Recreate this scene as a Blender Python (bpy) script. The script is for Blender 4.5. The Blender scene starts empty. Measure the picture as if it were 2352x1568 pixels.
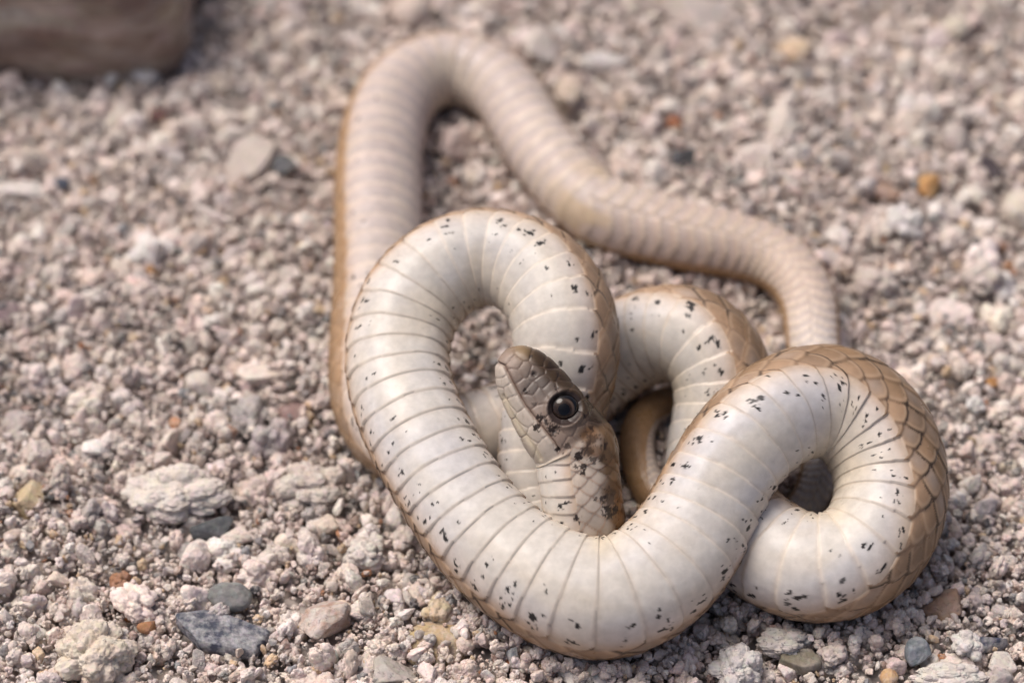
import bpy, math, random
import numpy as np
from mathutils import Vector, Matrix

# ------------------------------------------------------------------ units: the code works in centimetres
U = 0.01
SEED = 7
rng = np.random.default_rng(SEED)
random.seed(SEED)
sc = bpy.context.scene
COL = sc.collection

# ------------------------------------------------------------------ camera
PITCH = math.radians(45.0)
DIST = 33.0                                   # camera to the plane of sharp focus
LENS = 100.0
PXW, PXH = 2352.0, 1568.0                     # working pixel grid used to measure the photograph
FPX = PXW * LENS / 36.0
FWD = np.array([0.0, math.cos(PITCH), -math.sin(PITCH)])
UPV = np.array([0.0, math.sin(PITCH), math.cos(PITCH)])
RGT = np.array([1.0, 0.0, 0.0])
TARGET = np.array([0.0, 0.0, 2.55])
CAM = TARGET - DIST * FWD

cam_d = bpy.data.cameras.new('camera')
cam = bpy.data.objects.new('camera', cam_d)
COL.objects.link(cam)
cam.location = Vector(CAM * U)
cam.rotation_euler = (math.radians(90) - PITCH, 0, 0)
cam_d.lens = LENS
cam_d.sensor_width = 36.0
cam_d.clip_start = 0.01
cam_d.clip_end = 100.0
cam_d.dof.use_dof = True
cam_d.dof.focus_distance = (DIST - 0.25) * U
cam_d.dof.aperture_fstop = 13.0
cam_d.dof.aperture_blades = 7
sc.camera = cam

# ------------------------------------------------------------------ sky and sun
SUN_EL = math.radians(62.0)
SUN_AZ = math.radians(-62.0)                  # measured from +Y (away from the camera) towards +X
w = bpy.data.worlds.new('World')
sc.world = w
w.use_nodes = True
nt = w.node_tree
nt.nodes.clear()
sky = nt.nodes.new('ShaderNodeTexSky')
sky.sky_type = 'NISHITA'
sky.sun_disc = False
sky.sun_elevation = SUN_EL
sky.sun_rotation = SUN_AZ
sky.air_density = 0.55
sky.dust_density = 6.0
sky.ozone_density = 0.4
bg = nt.nodes.new('ShaderNodeBackground')
bg.inputs['Strength'].default_value = 0.115
out = nt.nodes.new('ShaderNodeOutputWorld')
nt.links.new(sky.outputs['Color'], bg.inputs['Color'])
nt.links.new(bg.outputs['Background'], out.inputs['Surface'])

sun_d = bpy.data.lights.new('sun', 'SUN')
sun_d.energy = 1.7
sun_d.angle = math.radians(34.0)
sun_d.color = (1.0, 0.95, 0.90)
sun = bpy.data.objects.new('sun', sun_d)
COL.objects.link(sun)
sdir = Vector((math.sin(SUN_AZ) * math.cos(SUN_EL), math.cos(SUN_AZ) * math.cos(SUN_EL), math.sin(SUN_EL)))
sun.rotation_euler = sdir.to_track_quat('Z', 'Y').to_euler()
sun.location = sdir * 3.0

vs = sc.view_settings
vs.view_transform = 'Standard'
vs.look = 'None'
vs.gamma = 1.0
vs.use_curve_mapping = False
vs.exposure = 0.36


# ------------------------------------------------------------------ helpers
def P(x, y, z):
    """point at height z (cm) that the photograph shows at pixel x, y"""
    d = FWD + RGT * (x - PXW / 2) / FPX + UPV * (PXH / 2 - y) / FPX
    return CAM + d * ((z - CAM[2]) / d[2])


def PD(x, y, depth):
    d = FWD + RGT * (x - PXW / 2) / FPX + UPV * (PXH / 2 - y) / FPX
    return CAM + d * depth


def project(p):
    v = p - CAM
    dep = v @ FWD
    return PXW / 2 + FPX * (v @ RGT) / dep, PXH / 2 - FPX * (v @ UPV) / dep, dep


def _hash(ix, iy, iz, seed):
    h = (ix.astype(np.int64) * 374761393 + iy.astype(np.int64) * 668265263 + iz.astype(np.int64) * 2147483647 + seed * 1274126177) & 0xFFFFFFFF
    h = ((h ^ (h >> 13)) * 1274126177) & 0xFFFFFFFF
    h = ((h ^ (h >> 16)) * 2246822519) & 0xFFFFFFFF
    return ((h ^ (h >> 15)) & 0xFFFFFF) / float(0xFFFFFF)


def noise3(p, seed=0):
    """value noise in -1..1"""
    i = np.floor(p).astype(np.int64)
    f = p - i
    f = f * f * (3 - 2 * f)
    r = 0
    for dx in (0, 1):
        for dy in (0, 1):
            for dz in (0, 1):
                wgt = (f[:, 0] if dx else 1 - f[:, 0]) * (f[:, 1] if dy else 1 - f[:, 1]) * (f[:, 2] if dz else 1 - f[:, 2])
                r = r + wgt * _hash(i[:, 0] + dx, i[:, 1] + dy, i[:, 2] + dz, seed)
    return r * 2 - 1


def fbm(p, oct=4, seed=0, gain=0.5):
    r, a, t = 0, 1.0, 0
    for o in range(oct):
        r = r + a * noise3(p * 2.0 ** o + 17.3 * o, seed + o)
        t += a
        a *= gain
    return r / t


def rnd(i, seed):
    i = np.asarray(i)
    return _hash(i, i * 0 + 3, i * 0 + 11, seed)


def sstep(a, b, x):
    t = np.clip((x - a) / (b - a), 0, 1)
    return t * t * (3 - 2 * t)


def mix(a, b, t):
    return a + (b - a) * t[:, None]


def mesh_obj(name, verts, faces, mat, parent=None, smooth=True, col=None, scale=U, origin=None):
    me = bpy.data.meshes.new(name)
    v = np.asarray(verts, dtype=np.float64)
    if origin is not None:
        v = v - np.asarray(origin)
    if isinstance(faces, np.ndarray):
        n, k = faces.shape
        me.vertices.add(len(v))
        me.vertices.foreach_set('co', (v * scale).astype(np.float32).ravel())
        me.loops.add(n * k)
        me.loops.foreach_set('vertex_index', faces.astype(np.int32).ravel())
        me.polygons.add(n)
        me.polygons.foreach_set('loop_start', np.arange(0, n * k, k, dtype=np.int32))
        me.update(calc_edges=True)
        me.validate()
    else:
        me.from_pydata((v * scale).tolist(), [], faces)
        me.update()
    if col is not None:
        a = me.color_attributes.new('Col', 'FLOAT_COLOR', 'POINT')
        c = np.ones((len(v), 4), dtype=np.float32)
        c[:, :col.shape[1]] = col
        a.data.foreach_set('color', c.ravel())
    if smooth:
        me.polygons.foreach_set('use_smooth', np.ones(len(me.polygons), dtype=bool))
    if mat:
        me.materials.append(mat)
    o = bpy.data.objects.new(name, me)
    if origin is not None:
        o.location = Vector(np.asarray(origin) * scale)
    COL.objects.link(o)
    if parent:
        o.parent = parent
    return o


_ico = {}


def ico(n):
    """unit icosphere: verts, faces"""
    if n in _ico:
        return _ico[n]
    t = (1 + 5 ** 0.5) / 2
    v = [(-1, t, 0), (1, t, 0), (-1, -t, 0), (1, -t, 0), (0, -1, t), (0, 1, t), (0, -1, -t), (0, 1, -t), (t, 0, -1), (t, 0, 1), (-t, 0, -1), (-t, 0, 1)]
    f = [(0, 11, 5), (0, 5, 1), (0, 1, 7), (0, 7, 10), (0, 10, 11), (1, 5, 9), (5, 11, 4), (11, 10, 2), (10, 7, 6), (7, 1, 8),
         (3, 9, 4), (3, 4, 2), (3, 2, 6), (3, 6, 8), (3, 8, 9), (4, 9, 5), (2, 4, 11), (6, 2, 10), (8, 6, 7), (9, 8, 1)]
    v = [np.array(p, float) / np.linalg.norm(p) for p in v]
    for _ in range(n):
        mid, nf = {}, []

        def m(a, b):
            k = (min(a, b), max(a, b))
            if k not in mid:
                p = v[a] + v[b]
                v.append(p / np.linalg.norm(p))
                mid[k] = len(v) - 1
            return mid[k]
        for a, b, c in f:
            ab, bc, ca = m(a, b), m(b, c), m(c, a)
            nf += [(a, ab, ca), (b, bc, ab), (c, ca, bc), (ab, bc, ca)]
        f = nf
    _ico[n] = (np.array(v), np.array(f, dtype=np.int32))
    return _ico[n]


def node_mat(name):
    m = bpy.data.materials.new(name)
    m.use_nodes = True
    t = m.node_tree
    b = t.nodes['Principled BSDF']
    return m, t, b


# ------------------------------------------------------------------ materials
def stone_material(name, base=None, stretch=None, instancer=False, rough=0.9, speck=0.35, dark=(0.09, 0.085, 0.085), pale=(0.56, 0.51, 0.47), pale_amt=0.3, nscale=10.0, bump=0.5):
    """granular stone: base tint, paler crust patches, dark mineral specks, fine relief"""
    m, t, b = node_mat(name)
    N, L = t.nodes, t.links
    tc = N.new('ShaderNodeTexCoord')
    if instancer:
        at = N.new('ShaderNodeAttribute')
        at.attribute_type = 'INSTANCER'
        at.attribute_name = 'tint'
        basec = at.outputs['Color']
        rn = N.new('ShaderNodeAttribute')
        rn.attribute_type = 'INSTANCER'
        rn.attribute_name = 'shift'
        add = N.new('ShaderNodeVectorMath')
        add.operation = 'ADD'
        L.new(tc.outputs['Object'], add.inputs[0])
        L.new(rn.outputs['Vector'], add.inputs[1])
        co = add.outputs[0]
    else:
        rgb = N.new('ShaderNodeRGB')
        rgb.outputs[0].default_value = (*base, 1)
        basec = rgb.outputs[0]
        co = tc.outputs['Object']
    if stretch:
        mpg = N.new('ShaderNodeMapping')
        mpg.inputs['Scale'].default_value = stretch
        L.new(co, mpg.inputs['Vector'])
        co = mpg.outputs['Vector']
    n1 = N.new('ShaderNodeTexNoise')
    n1.inputs['Scale'].default_value = nscale * 0.16
    n1.inputs['Detail'].default_value = 6
    n1.inputs['Roughness'].default_value = 0.65
    n2 = N.new('ShaderNodeTexNoise')
    n2.inputs['Scale'].default_value = nscale * 0.55
    n2.inputs['Detail'].default_value = 4
    n2.inputs['Roughness'].default_value = 0.7
    n3 = N.new('ShaderNodeTexVoronoi')
    n3.inputs['Scale'].default_value = nscale * 0.45
    for n in (n1, n2, n3):
        L.new(co, n.inputs['Vector'])
    r1 = N.new('ShaderNodeValToRGB')
    r1.color_ramp.elements[0].position = 0.42
    r1.color_ramp.elements[0].color = (0, 0, 0, 1)
    r1.color_ramp.elements[1].position = 0.66
    r1.color_ramp.elements[1].color = (pale_amt * 2, pale_amt * 2, pale_amt * 2, 1)
    L.new(n1.outputs['Fac'], r1.inputs['Fac'])
    m1 = N.new('ShaderNodeMix')
    m1.data_type = 'RGBA'
    L.new(r1.outputs['Color'], m1.inputs[0])
    L.new(basec, m1.inputs[6])
    m1.inputs[7].default_value = (*pale, 1)
    r2 = N.new('ShaderNodeValToRGB')
    r2.color_ramp.elements[0].position = 0.30
    r2.color_ramp.elements[0].color = (speck * 2, speck * 2, speck * 2, 1)
    r2.color_ramp.elements[1].position = 0.44
    r2.color_ramp.elements[1].color = (0, 0, 0, 1)
    L.new(n2.outputs['Fac'], r2.inputs['Fac'])
    m2 = N.new('ShaderNodeMix')
    m2.data_type = 'RGBA'
    L.new(r2.outputs['Color'], m2.inputs[0])
    L.new(m1.outputs[2], m2.inputs[6])
    m2.inputs[7].default_value = (*dark, 1)
    mm = N.new('ShaderNodeMix')
    mm.data_type = 'RGBA'
    mm.blend_type = 'MULTIPLY'
    mm.inputs[0].default_value = 0.22
    L.new(m2.outputs[2], mm.inputs[6])
    L.new(n3.outputs['Color'], mm.inputs[7])
    hs = N.new('ShaderNodeHueSaturation')
    hs.inputs['Saturation'].default_value = 0.25
    hs.inputs['Value'].default_value = 1.35
    L.new(n3.outputs['Color'], hs.inputs['Color'])
    L.new(hs.outputs['Color'], mm.inputs[7])
    L.new(mm.outputs[2], b.inputs['Base Color'])
    b.inputs['Roughness'].default_value = rough
    b.inputs['Specular IOR Level'].default_value = 0.3
    bp = N.new('ShaderNodeBump')
    bp.inputs['Strength'].default_value = bump
    bp.inputs['Distance'].default_value = 0.0004
    L.new(n2.outputs['Fac'], bp.inputs['Height'])
    L.new(bp.outputs['Normal'], b.inputs['Normal'])
    return m


grain_mat = stone_material('gravel_crumbs', instancer=True, speck=0.22, pale_amt=0.3, nscale=9.0)
# ------------------------------------------------------------------ ground sheet
def ground_h(x, y):
    p = np.stack([x * 0.33, y * 0.33, x * 0], 1)
    q = np.stack([x * 1.1, y * 1.1, x * 0 + 5], 1)
    near = np.exp(-((x / 14.0) ** 2 + ((y - 4) / 16.0) ** 2))
    return (0.16 * noise3(p, 3) + 0.09 * noise3(q, 4)) * near - 0.17


gm, gt, gb = node_mat('ground_gravel')
N, L = gt.nodes, gt.links
tc = N.new('ShaderNodeTexCoord')
vo = N.new('ShaderNodeTexVoronoi')
vo.inputs['Scale'].default_value = 480.0
vo2 = N.new('ShaderNodeTexVoronoi')
vo2.inputs['Scale'].default_value = 480.0
no = N.new('ShaderNodeTexNoise')
no.inputs['Scale'].default_value = 40.0
no.inputs['Detail'].default_value = 8
for n in (vo, vo2, no):
    L.new(tc.outputs['Object'], n.inputs['Vector'])
cr = N.new('ShaderNodeValToRGB')
e = cr.color_ramp.elements
e[0].position, e[0].color = 0.0, (0.20, 0.17, 0.155, 1)
e[1].position, e[1].color = 1.0, (0.52, 0.46, 0.42, 1)
x_ = e.new(0.25); x_.color = (0.40, 0.33, 0.29, 1)
x_ = e.new(0.5); x_.color = (0.50, 0.43, 0.39, 1)
x_ = e.new(0.75); x_.color = (0.42, 0.385, 0.36, 1)
sep = N.new('ShaderNodeSeparateColor')
L.new(vo.outputs['Color'], sep.inputs['Color'])
L.new(sep.outputs['Red'], cr.inputs['Fac'])
L.new(cr.outputs['Color'], gb.inputs['Base Color'])
gb.inputs['Roughness'].default_value = 0.95
bp = N.new('ShaderNodeBump')
bp.inputs['Strength'].default_value = 1.0
bp.inputs['Distance'].default_value = 0.0012
bp.invert = True
L.new(vo.outputs['Distance'], bp.inputs['Height'])
L.new(bp.outputs['Normal'], gb.inputs['Normal'])

ax = np.concatenate([[-400, -200, -100, -60, -40], np.arange(-25, 25.01, 0.5), [40, 60, 100, 200, 400]])
ay = np.concatenate([[-400, -200, -100, -60, -30], np.arange(-18, 32.01, 0.5), [45, 60, 100, 200, 400]])
GX, GY = np.meshgrid(ax, ay)
gz = ground_h(GX.ravel(), GY.ravel())
nx, ny = len(ax), len(ay)
idx = np.arange(nx * ny).reshape(ny, nx)
gf = np.stack([idx[:-1, :-1], idx[:-1, 1:], idx[1:, 1:], idx[1:, :-1]], -1).reshape(-1, 4)
ground = mesh_obj('ground', np.stack([GX.ravel(), GY.ravel(), gz], 1), gf, gm)
ground['kind'] = 'structure'
ground['label'] = 'pale pinkish beige gravel ground under the snake'

# ------------------------------------------------------------------ the snake: centre line from tail tip to snout
# (x, y, height or None, apparent width, roll of the belly: 0 faces the viewer, + turns it to the right of travel)
TRACK = [
    (1700, 915, 0.22, 14, -110), (1620, 893, 0.30, 44, -112), (1548, 914, 0.36, 66, -114), (1490, 948, 0.38, 74, -112), (1464, 1005, 0.38, 76, -108),
    (1472, 1075, 0.34, 78, -98), (1505, 1140, 0.26, 80, -70), (1570, 1195, 0.12, 84, -20), (1670, 1225, 0.02, 86, 20), (1770, 1215, 0.06, 88, 10),
    (1838, 1175, 0.2, 80, 0), (1880, 1100, 0.26, 84, 0), (1896, 1005, 0.30, 96, 0), (1888, 900, 0.33, 108, 0), (1868, 785, 0.37, 116, 2),
    (1849, 674, 0.40, 124, 8), (1770, 592, 0.42, 134, 18), (1600, 549, 0.46, 148, 24), (1475, 516, 0.48, 156, 18), (1375, 480, 0.50, 160, 10),
    (1298, 412, 0.50, 158, 4), (1225, 318, 0.50, 152, 0), (1180, 240, 0.52, 152, 0), (1120, 182, 0.55, 154, 0), (1035, 158, 0.56, 158, 0),
    (965, 176, 0.55, 164, -5), (912, 222, 0.54, 170, -12), (880, 300, 0.53, 180, -22), (868, 400, 0.53, 186, -30), (868, 520, 0.53, 188, -32),
    (866, 660, 0.52, 190, -34), (858, 800, 0.50, 192, -38), (862, 900, 0.49, 194, -40), (892, 975, 0.48, 196, -36), (960, 1020, 0.48, 198, -22),
    (1060, 1012, 0.48, 198, -6), (1160, 980, 0.48, 198, 0), (1260, 938, 0.50, 200, 0), (1345, 872, 0.60, 202, -10), (1425, 805, 0.90, 204, -8),
    (1510, 768, 1.20, 206, 8), (1595, 778, 1.36, 214, 42), (1650, 845, 1.22, 220, 64), (1662, 940, 0.92, 226, 70), (1646, 1050, 0.62, 224, 66),
    (1664, 1160, 0.52, 224, 50), (1755, 1258, 0.56, 232, 6), (1860, 1302, 0.62, 234, -22), (1960, 1282, 0.70, 238, -48), (2028, 1202, 0.86, 246, -58),
    (2044, 1098, 1.06, 252, -60), (2000, 985, 1.34, 254, -56), (1915, 926, 1.54, 250, -51), (1820, 934, 1.62, 242, -42), (1740, 985, 1.58, 232, -26),
    (1675, 1062, 1.42, 228, -14), (1612, 1180, 1.12, 240, -8), (1530, 1300, 0.88, 256, 10), (1390, 1372, 0.74, 268, 22), (1240, 1328, 0.80, 260, 26),
    (1112, 1228, 0.95, 240, 22), (1012, 1088, 1.20, 228, 14), (945, 960, 1.40, 228, 6), (913, 830, 1.58, 224, 0), (938, 712, 1.80, 226, 2),
    (1005, 630, 2.02, 220, 6), (1105, 590, 2.15, 206, 4), (1205, 612, 2.18, 212, 16), (1275, 685, 2.10, 228, 34), (1300, 785, 1.88, 236, 46),
    (1288, 880, 1.50, 228, 46), (1268, 960, 1.16, 218, 34), (1252, 1050, 0.88, 204, 16), (1250, 1140, 0.62, 194, -12), (1272, 1220, 0.44, 186, -40),
    (1318, 1268, 0.46, 180, -70),
]


def c2(x, y):                                  # pixel of the enlarged head study -> working pixel
    return (1100 + x / 2.85) * 0.9408, (800 + y / 2.85) * 0.9408


PXC = DIST / FPX                               # cm per working pixel in the focus plane
KH = 0.9408 / 2.85 * PXC                       # cm per head-study pixel
pts, rad, rol = [], [], []
for x, y, z, wd, ph in TRACK:
    p = P(x, y, z)
    dep = (p - CAM) @ FWD
    pts.append(p); rad.append(wd / 2 * dep / FPX); rol.append(ph)
NECK0 = len(pts)
for hx, hy, r_, ph, dd in [(930, 1370, 268, -86, 0.12), (915, 1250, 270, -90, 0.04), (898, 1090, 268, -90, 0.0), (884, 960, 268, -90, 0.0)]:
    pts.append(PD(*c2(hx, hy), DIST + dd)); rad.append(r_ * KH); rol.append(ph)
for a_ in (30, 200, 400, 600, 760, 890):
    hx, hy = 870 - .564 * a_ + .826 * 25, 900 - .826 * a_ - .564 * 25
    pts.append(PD(*c2(hx, hy), DIST)); rad.append(268 * KH); rol.append(-90)
pts, rad, rol = np.array(pts), np.array(rad), np.array(rol, float)

# cubic spline through the points
tk = np.concatenate([[0], np.cumsum(np.linalg.norm(np.diff(pts, axis=0), axis=1) ** 0.75)])
n = len(tk)
h = np.diff(tk)
A = np.zeros((n, n)); Bm = np.zeros((n, 3))
A[0, 0] = A[-1, -1] = 1
for i in range(1, n - 1):
    A[i, i - 1], A[i, i], A[i, i + 1] = h[i - 1], 2 * (h[i - 1] + h[i]), h[i]
    Bm[i] = 3 * ((pts[i + 1] - pts[i]) / h[i] - (pts[i] - pts[i - 1]) / h[i - 1])
C2 = np.linalg.solve(A, Bm)


def spline(t):
    k = np.clip(np.searchsorted(tk, t) - 1, 0, n - 2)
    d = (t - tk[k])[:, None]
    hh = h[k][:, None]
    b_ = (pts[k + 1] - pts[k]) / hh - hh * (2 * C2[k] + C2[k + 1]) / 3
    d3 = (C2[k + 1] - C2[k]) / (3 * hh)
    return pts[k] + b_ * d + C2[k] * d ** 2 + d3 * d ** 3


tt = np.linspace(0, tk[-1], 20000)
cc = spline(tt)
arc = np.concatenate([[0], np.cumsum(np.linalg.norm(np.diff(cc, axis=0), axis=1))])
s_of_k = np.interp(tk, tt, arc)
LEN = arc[-1]
# sampling density along the body: coarser where far and out of focus
S_VENT = s_of_k[19]
S_FINE = s_of_k[34]
S_HEAD = s_of_k[NECK0 + 4]                     # where the straight head axis starts
segs = [np.arange(0, S_FINE, 0.030), np.arange(S_FINE, S_HEAD - 0.6, 0.0155), np.arange(S_HEAD - 0.6, LEN, 0.0115), [LEN]]
s = np.concatenate(segs)
t_s = np.interp(s, arc, tt)
cen = spline(t_s)


def gsmooth(v, sig):
    k = int(4 * sig) + 1
    g = np.exp(-0.5 * (np.arange(-k, k + 1) / sig) ** 2)
    g /= g.sum()
    vp = np.concatenate([np.repeat(v[:1], k, 0), v, np.repeat(v[-1:], k, 0)])
    return np.convolve(vp, g, 'valid') if v.ndim == 1 else np.stack([np.convolve(vp[:, i], g, 'valid') for i in range(v.shape[1])], 1)


su = np.linspace(0, LEN, 6000)
ru = gsmooth(np.interp(su, s_of_k, rad), 40)
pu = gsmooth(np.interp(su, s_of_k, rol), 45)
R0 = np.interp(s, su, ru)
R0 = np.minimum(R0, np.sqrt(np.maximum(s, 0) * 0.12) + 0.004)
PHI = np.radians(np.interp(s, su, pu))
tan = np.gradient(cen, s, axis=0)
tan /= np.linalg.norm(tan, axis=1)[:, None]
view = CAM - cen
view /= np.linalg.norm(view, axis=1)[:, None]
cp = view - tan * np.sum(view * tan, 1)[:, None]
cp /= np.linalg.norm(cp, axis=1)[:, None]
rt = np.cross(tan, cp)
BEL = np.cos(PHI)[:, None] * cp + np.sin(PHI)[:, None] * rt
LAT = np.cross(tan, BEL)

# head profile: a = head-study pixels ahead of the occiput
a_head = (s - S_HEAD) / KH + 30
ta = np.array([-400, -250, -120, 0, 60, 200, 330, 440, 538, 620, 668, 720, 774, 815, 845, 868, 884, 894])
th = np.array([270, 270, 268, 274, 282, 276, 262, 250, 238, 224, 214, 196, 170, 142, 110, 79, 46, 6.0])
tw = np.array([272, 270, 258, 262, 274, 280, 256, 226, 196, 174, 162, 148, 128, 108, 86, 62, 36, 5.0])
HH = np.interp(a_head, ta, th) * KH
HW = np.interp(a_head, ta, tw) * KH
sm = gsmooth(np.stack([HH, HW], 1), 3.0)
keep = (a_head > 830)[:, None]
sm = np.where(keep, np.stack([HH, HW], 1), sm)
HH, HW = sm[:, 0], sm[:, 1]
hm = sstep(-380, -120, a_head)
RH = R0 * (1 - hm) + HH * hm
RW = R0 * (1 - hm) + HW * hm

M = 240
theta = (np.arange(M) + 0.5) / M * 2 * math.pi - math.pi
NS = len(s)
ct, st = np.cos(theta), np.sin(theta)
# body: belly a little flattened; head: squarer cross-section
nexp = 2.0 + 0.35 * sstep(60, 420, a_head)
sq = lambda v, e: np.sign(v)[None, :] * np.abs(v)[None, :] ** (2.0 / e)[:, None]
cc_ = sq(ct, nexp)
ss_ = sq(st, nexp)
flat = 1.0 - 0.045 * (np.maximum(ct, 0) ** 4)[None, :] * (1 - hm)[:, None]
off = cc_[:, :, None] * (RH[:, None] * flat)[:, :, None] * BEL[:, None, :] + ss_[:, :, None] * RW[:, None, None] * LAT[:, None, :]
pos = cen[:, None, :] + off
nrm = cc_[:, :, None] / RH[:, None, None] * BEL[:, None, :] + ss_[:, :, None] / RW[:, None, None] * LAT[:, None, :]
nrm /= np.maximum(np.linalg.norm(nrm, axis=2), 1e-9)[:, :, None]

# per-vertex fields
ratio = 0.49 - 0.14 * sstep(LEN - 5.5, LEN - 2.5, s)
ratio = ratio * np.where(s < S_VENT, 1.0, 1.0 + 0.14 * sstep(S_FINE, S_FINE - 3, s))
spac = ratio * np.maximum(R0, 0.08)
ucount = np.concatenate([[0], np.cumsum(0.5 * (1 / spac[1:] + 1 / spac[:-1]) * np.diff(s))])
uv_vent = np.interp(S_VENT, s, ucount)
w_ = ucount[-1] - ucount                        # grows towards the tail
Wv = np.repeat(w_, M)
Rv = np.repeat(R0, M)
Sv = np.repeat(s, M)
Av = np.repeat(a_head, M)
Tv = np.tile(theta, NS)
SPv = np.repeat(spac, M)
pf = pos.reshape(-1, 3)
nf = nrm.reshape(-1, 3)
THV = np.radians(80) - np.radians(16) * sstep(S_VENT + 1, S_VENT - 4, Sv)
isub = Sv < S_VENT
side = np.where(Tv >= 0, 1, 0)
q = np.abs(Tv) / THV

# belly scutes (single in front of the vent, paired behind it)
wob = 0.05 * noise3(np.stack([Wv * 0.9, Tv * 2.0, Wv * 0], 1), 21)
bow = 0.10 * np.cos(np.clip(Tv / THV, -1, 1) * math.pi / 2) + wob
tailbow = 0.45 * np.clip(1 - np.abs(q * 2 - 1), 0, 1)
rough_edge = np.where(isub, tailbow, bow)
ws = Wv + np.where(isub, 0.5 * side, 0.0) - rough_edge
si = np.floor(ws)
sx = ws - si                                   # 0 front .. 1 free rear edge
corner = sstep(0.80, 1.02, q)
inside = q < (1.0 - 0.10 * np.clip((sx - 0.72) / 0.28, 0, 1) ** 2 + 0.02 * noise3(np.stack([si * 3.1, side * 9.0, si * 0], 1), 5))
edge_d = (1 - sx) * SPv                          # cm to the free edge in front of the step
base_d = sx * SPv
h_scute = 0.032 + (0.013 + 0.017 * sstep(0.45, 0.85, q) + 0.012 * sstep(S_FINE + 1, S_FINE - 3, Sv)) * (sx - 0.5) - 0.005 * sstep(0.94, 1.0, sx) + 0.004 * np.sin(sx * math.pi)
if True:
    midline = np.where(isub, sstep(0.0, 0.10, np.abs(Tv)), 1.0)
    h_scute = h_scute - 0.010 * (1 - midline)

# dorsal scales on a staggered lattice
NROW = 13
dth = (2 * math.pi - 2 * THV) / NROW
rowc = (np.where(Tv >= 0, Tv, Tv + 2 * math.pi) - THV) / dth          # 0..NROW across the back
best = np.full(len(Wv), -9.0)
bid = np.zeros(len(Wv), dtype=np.int64)
bf = np.ones(len(Wv))
bx = np.zeros(len(Wv))
kr = np.round(rowc - 0.5).astype(int)
for dk in (-1, 0, 1):
    k = kr + dk
    offk = 0.5 * (np.abs(k) % 2)
    i0 = np.floor(Wv - offk)
    for di in (0, 1):
        ii = i0 + di
        x = (Wv - offk) - ii
        r = rowc - 0.5 - k
        f = (np.abs(x) / 0.60) ** 1.45 + (np.abs(r) / 1.06) ** 1.45
        hh_ = 0.024 + 0.020 * x / 0.6 + 0.014 * np.sqrt(np.clip(1 - f, 0, 1))
        hh_ = np.where(f < 1, hh_, -5)
        better = hh_ > best
        best = np.where(better, hh_, best)
        bid = np.where(better, (ii * 64 + k + 20).astype(np.int64), bid)
        bf = np.where(better, f, bf)
        bx = np.where(better, x, bx)
gap = best < -1
h_dors = np.where(gap, 0.004, best)
ds_ = np.clip(Rv / 0.55, 0.35, 1.1)
disp = np.where(inside, h_scute, h_dors * 1.0) * ds_

# ------------------------------------------------------------------ colours
NV = len(Wv)
ivory = np.array([0.575, 0.535, 0.48]); cool = np.array([0.50, 0.495, 0.53]); pink = np.array([0.62, 0.49, 0.42]); tanc = np.array([0.44, 0.30, 0.19])
brown = np.array([0.205, 0.127, 0.068]); grey = np.array([0.33, 0.30, 0.28]); black = np.array([0.009, 0.008, 0.009])
lown = fbm(np.stack([Sv * 0.8, Tv * 1.2, Sv * 0 + 2], 1), 3, 31)
midn = fbm(np.stack([Sv * 6, Tv * Rv * 6, Sv * 0 + 8], 1), 3, 41)
c = np.tile(ivory, (NV, 1))
c = mix(c, np.tile(cool, (NV, 1)), np.clip(0.22 + 0.8 * lown, 0, 0.6) * (1 - 0.6 * sstep(0.6, 1.0, q)))
back = sstep(S_FINE + 3, S_FINE - 6, Sv)          # towards the tail the belly turns pinkish tan
c = mix(c, np.tile(np.array([0.50, 0.395, 0.345]), (NV, 1)), back * 0.85)
c = mix(c, np.tile(np.array([0.46, 0.30, 0.195]), (NV, 1)), sstep(S_VENT + 1.2, S_VENT - 2.0, Sv) * 0.5 * sstep(2, 8, Sv))
c = mix(c, np.tile(np.array([0.62, 0.59, 0.57]), (NV, 1)), sstep(3.0, 4.2, Sv) * sstep(8.5, 6.5, Sv) * 0.9)  # stretch of tail painted paler, standing in for light falling on it
c = mix(c, np.tile(np.array([0.58, 0.46, 0.39]), (NV, 1)), sstep(0.50, 0.92, q) * 0.45)
c = mix(c, np.tile(np.array([0.41, 0.27, 0.165]), (NV, 1)), sstep(0.80, 1.03, q + 0.05 * midn) * 0.75)
# inside of the bends the folded skin shows cream-yellow
kap = np.gradient(tan, s, axis=0)
comp = np.sum(np.repeat(kap, M, 0) * (pf - np.repeat(cen, M, 0)), 1)
c = mix(c, np.tile(np.array([0.60, 0.50, 0.345]), (NV, 1)), sstep(0.10, 0.55, comp + 0.12 * lown) * 0.55)
c = c * (1 + 0.07 * midn)[:, None] * (0.95 + 0.10 * rnd(si.astype(np.int64) + 900, 55))[:, None]
yel = fbm(np.stack([Sv * 1.7, Tv * 2.3, Sv * 0 + 6], 1), 3, 57)
c = mix(c, np.tile(np.array([0.56, 0.475, 0.36]), (NV, 1)), np.clip(yel, 0, 1) * 0.55)
# hinge skin just behind each free edge, warm and slightly translucent
hinge = np.exp(-(base_d / 0.030) ** 2)
warm = 0.5 + 0.5 * noise3(np.stack([si * 0.13, si * 0, side * 0.4], 1), 51)
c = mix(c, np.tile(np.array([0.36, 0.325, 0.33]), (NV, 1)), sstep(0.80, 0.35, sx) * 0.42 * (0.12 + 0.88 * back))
c = mix(c, np.tile(np.array([0.50, 0.37, 0.24]), (NV, 1)), hinge * (0.06 + 0.26 * warm))
rim = np.exp(-((edge_d - 0.008) / (0.020 + 0.012 * back)) ** 2)
c = mix(c, np.tile(np.array([0.64, 0.545, 0.44]), (NV, 1)), rim * (0.45 + 0.3 * back))
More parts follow.
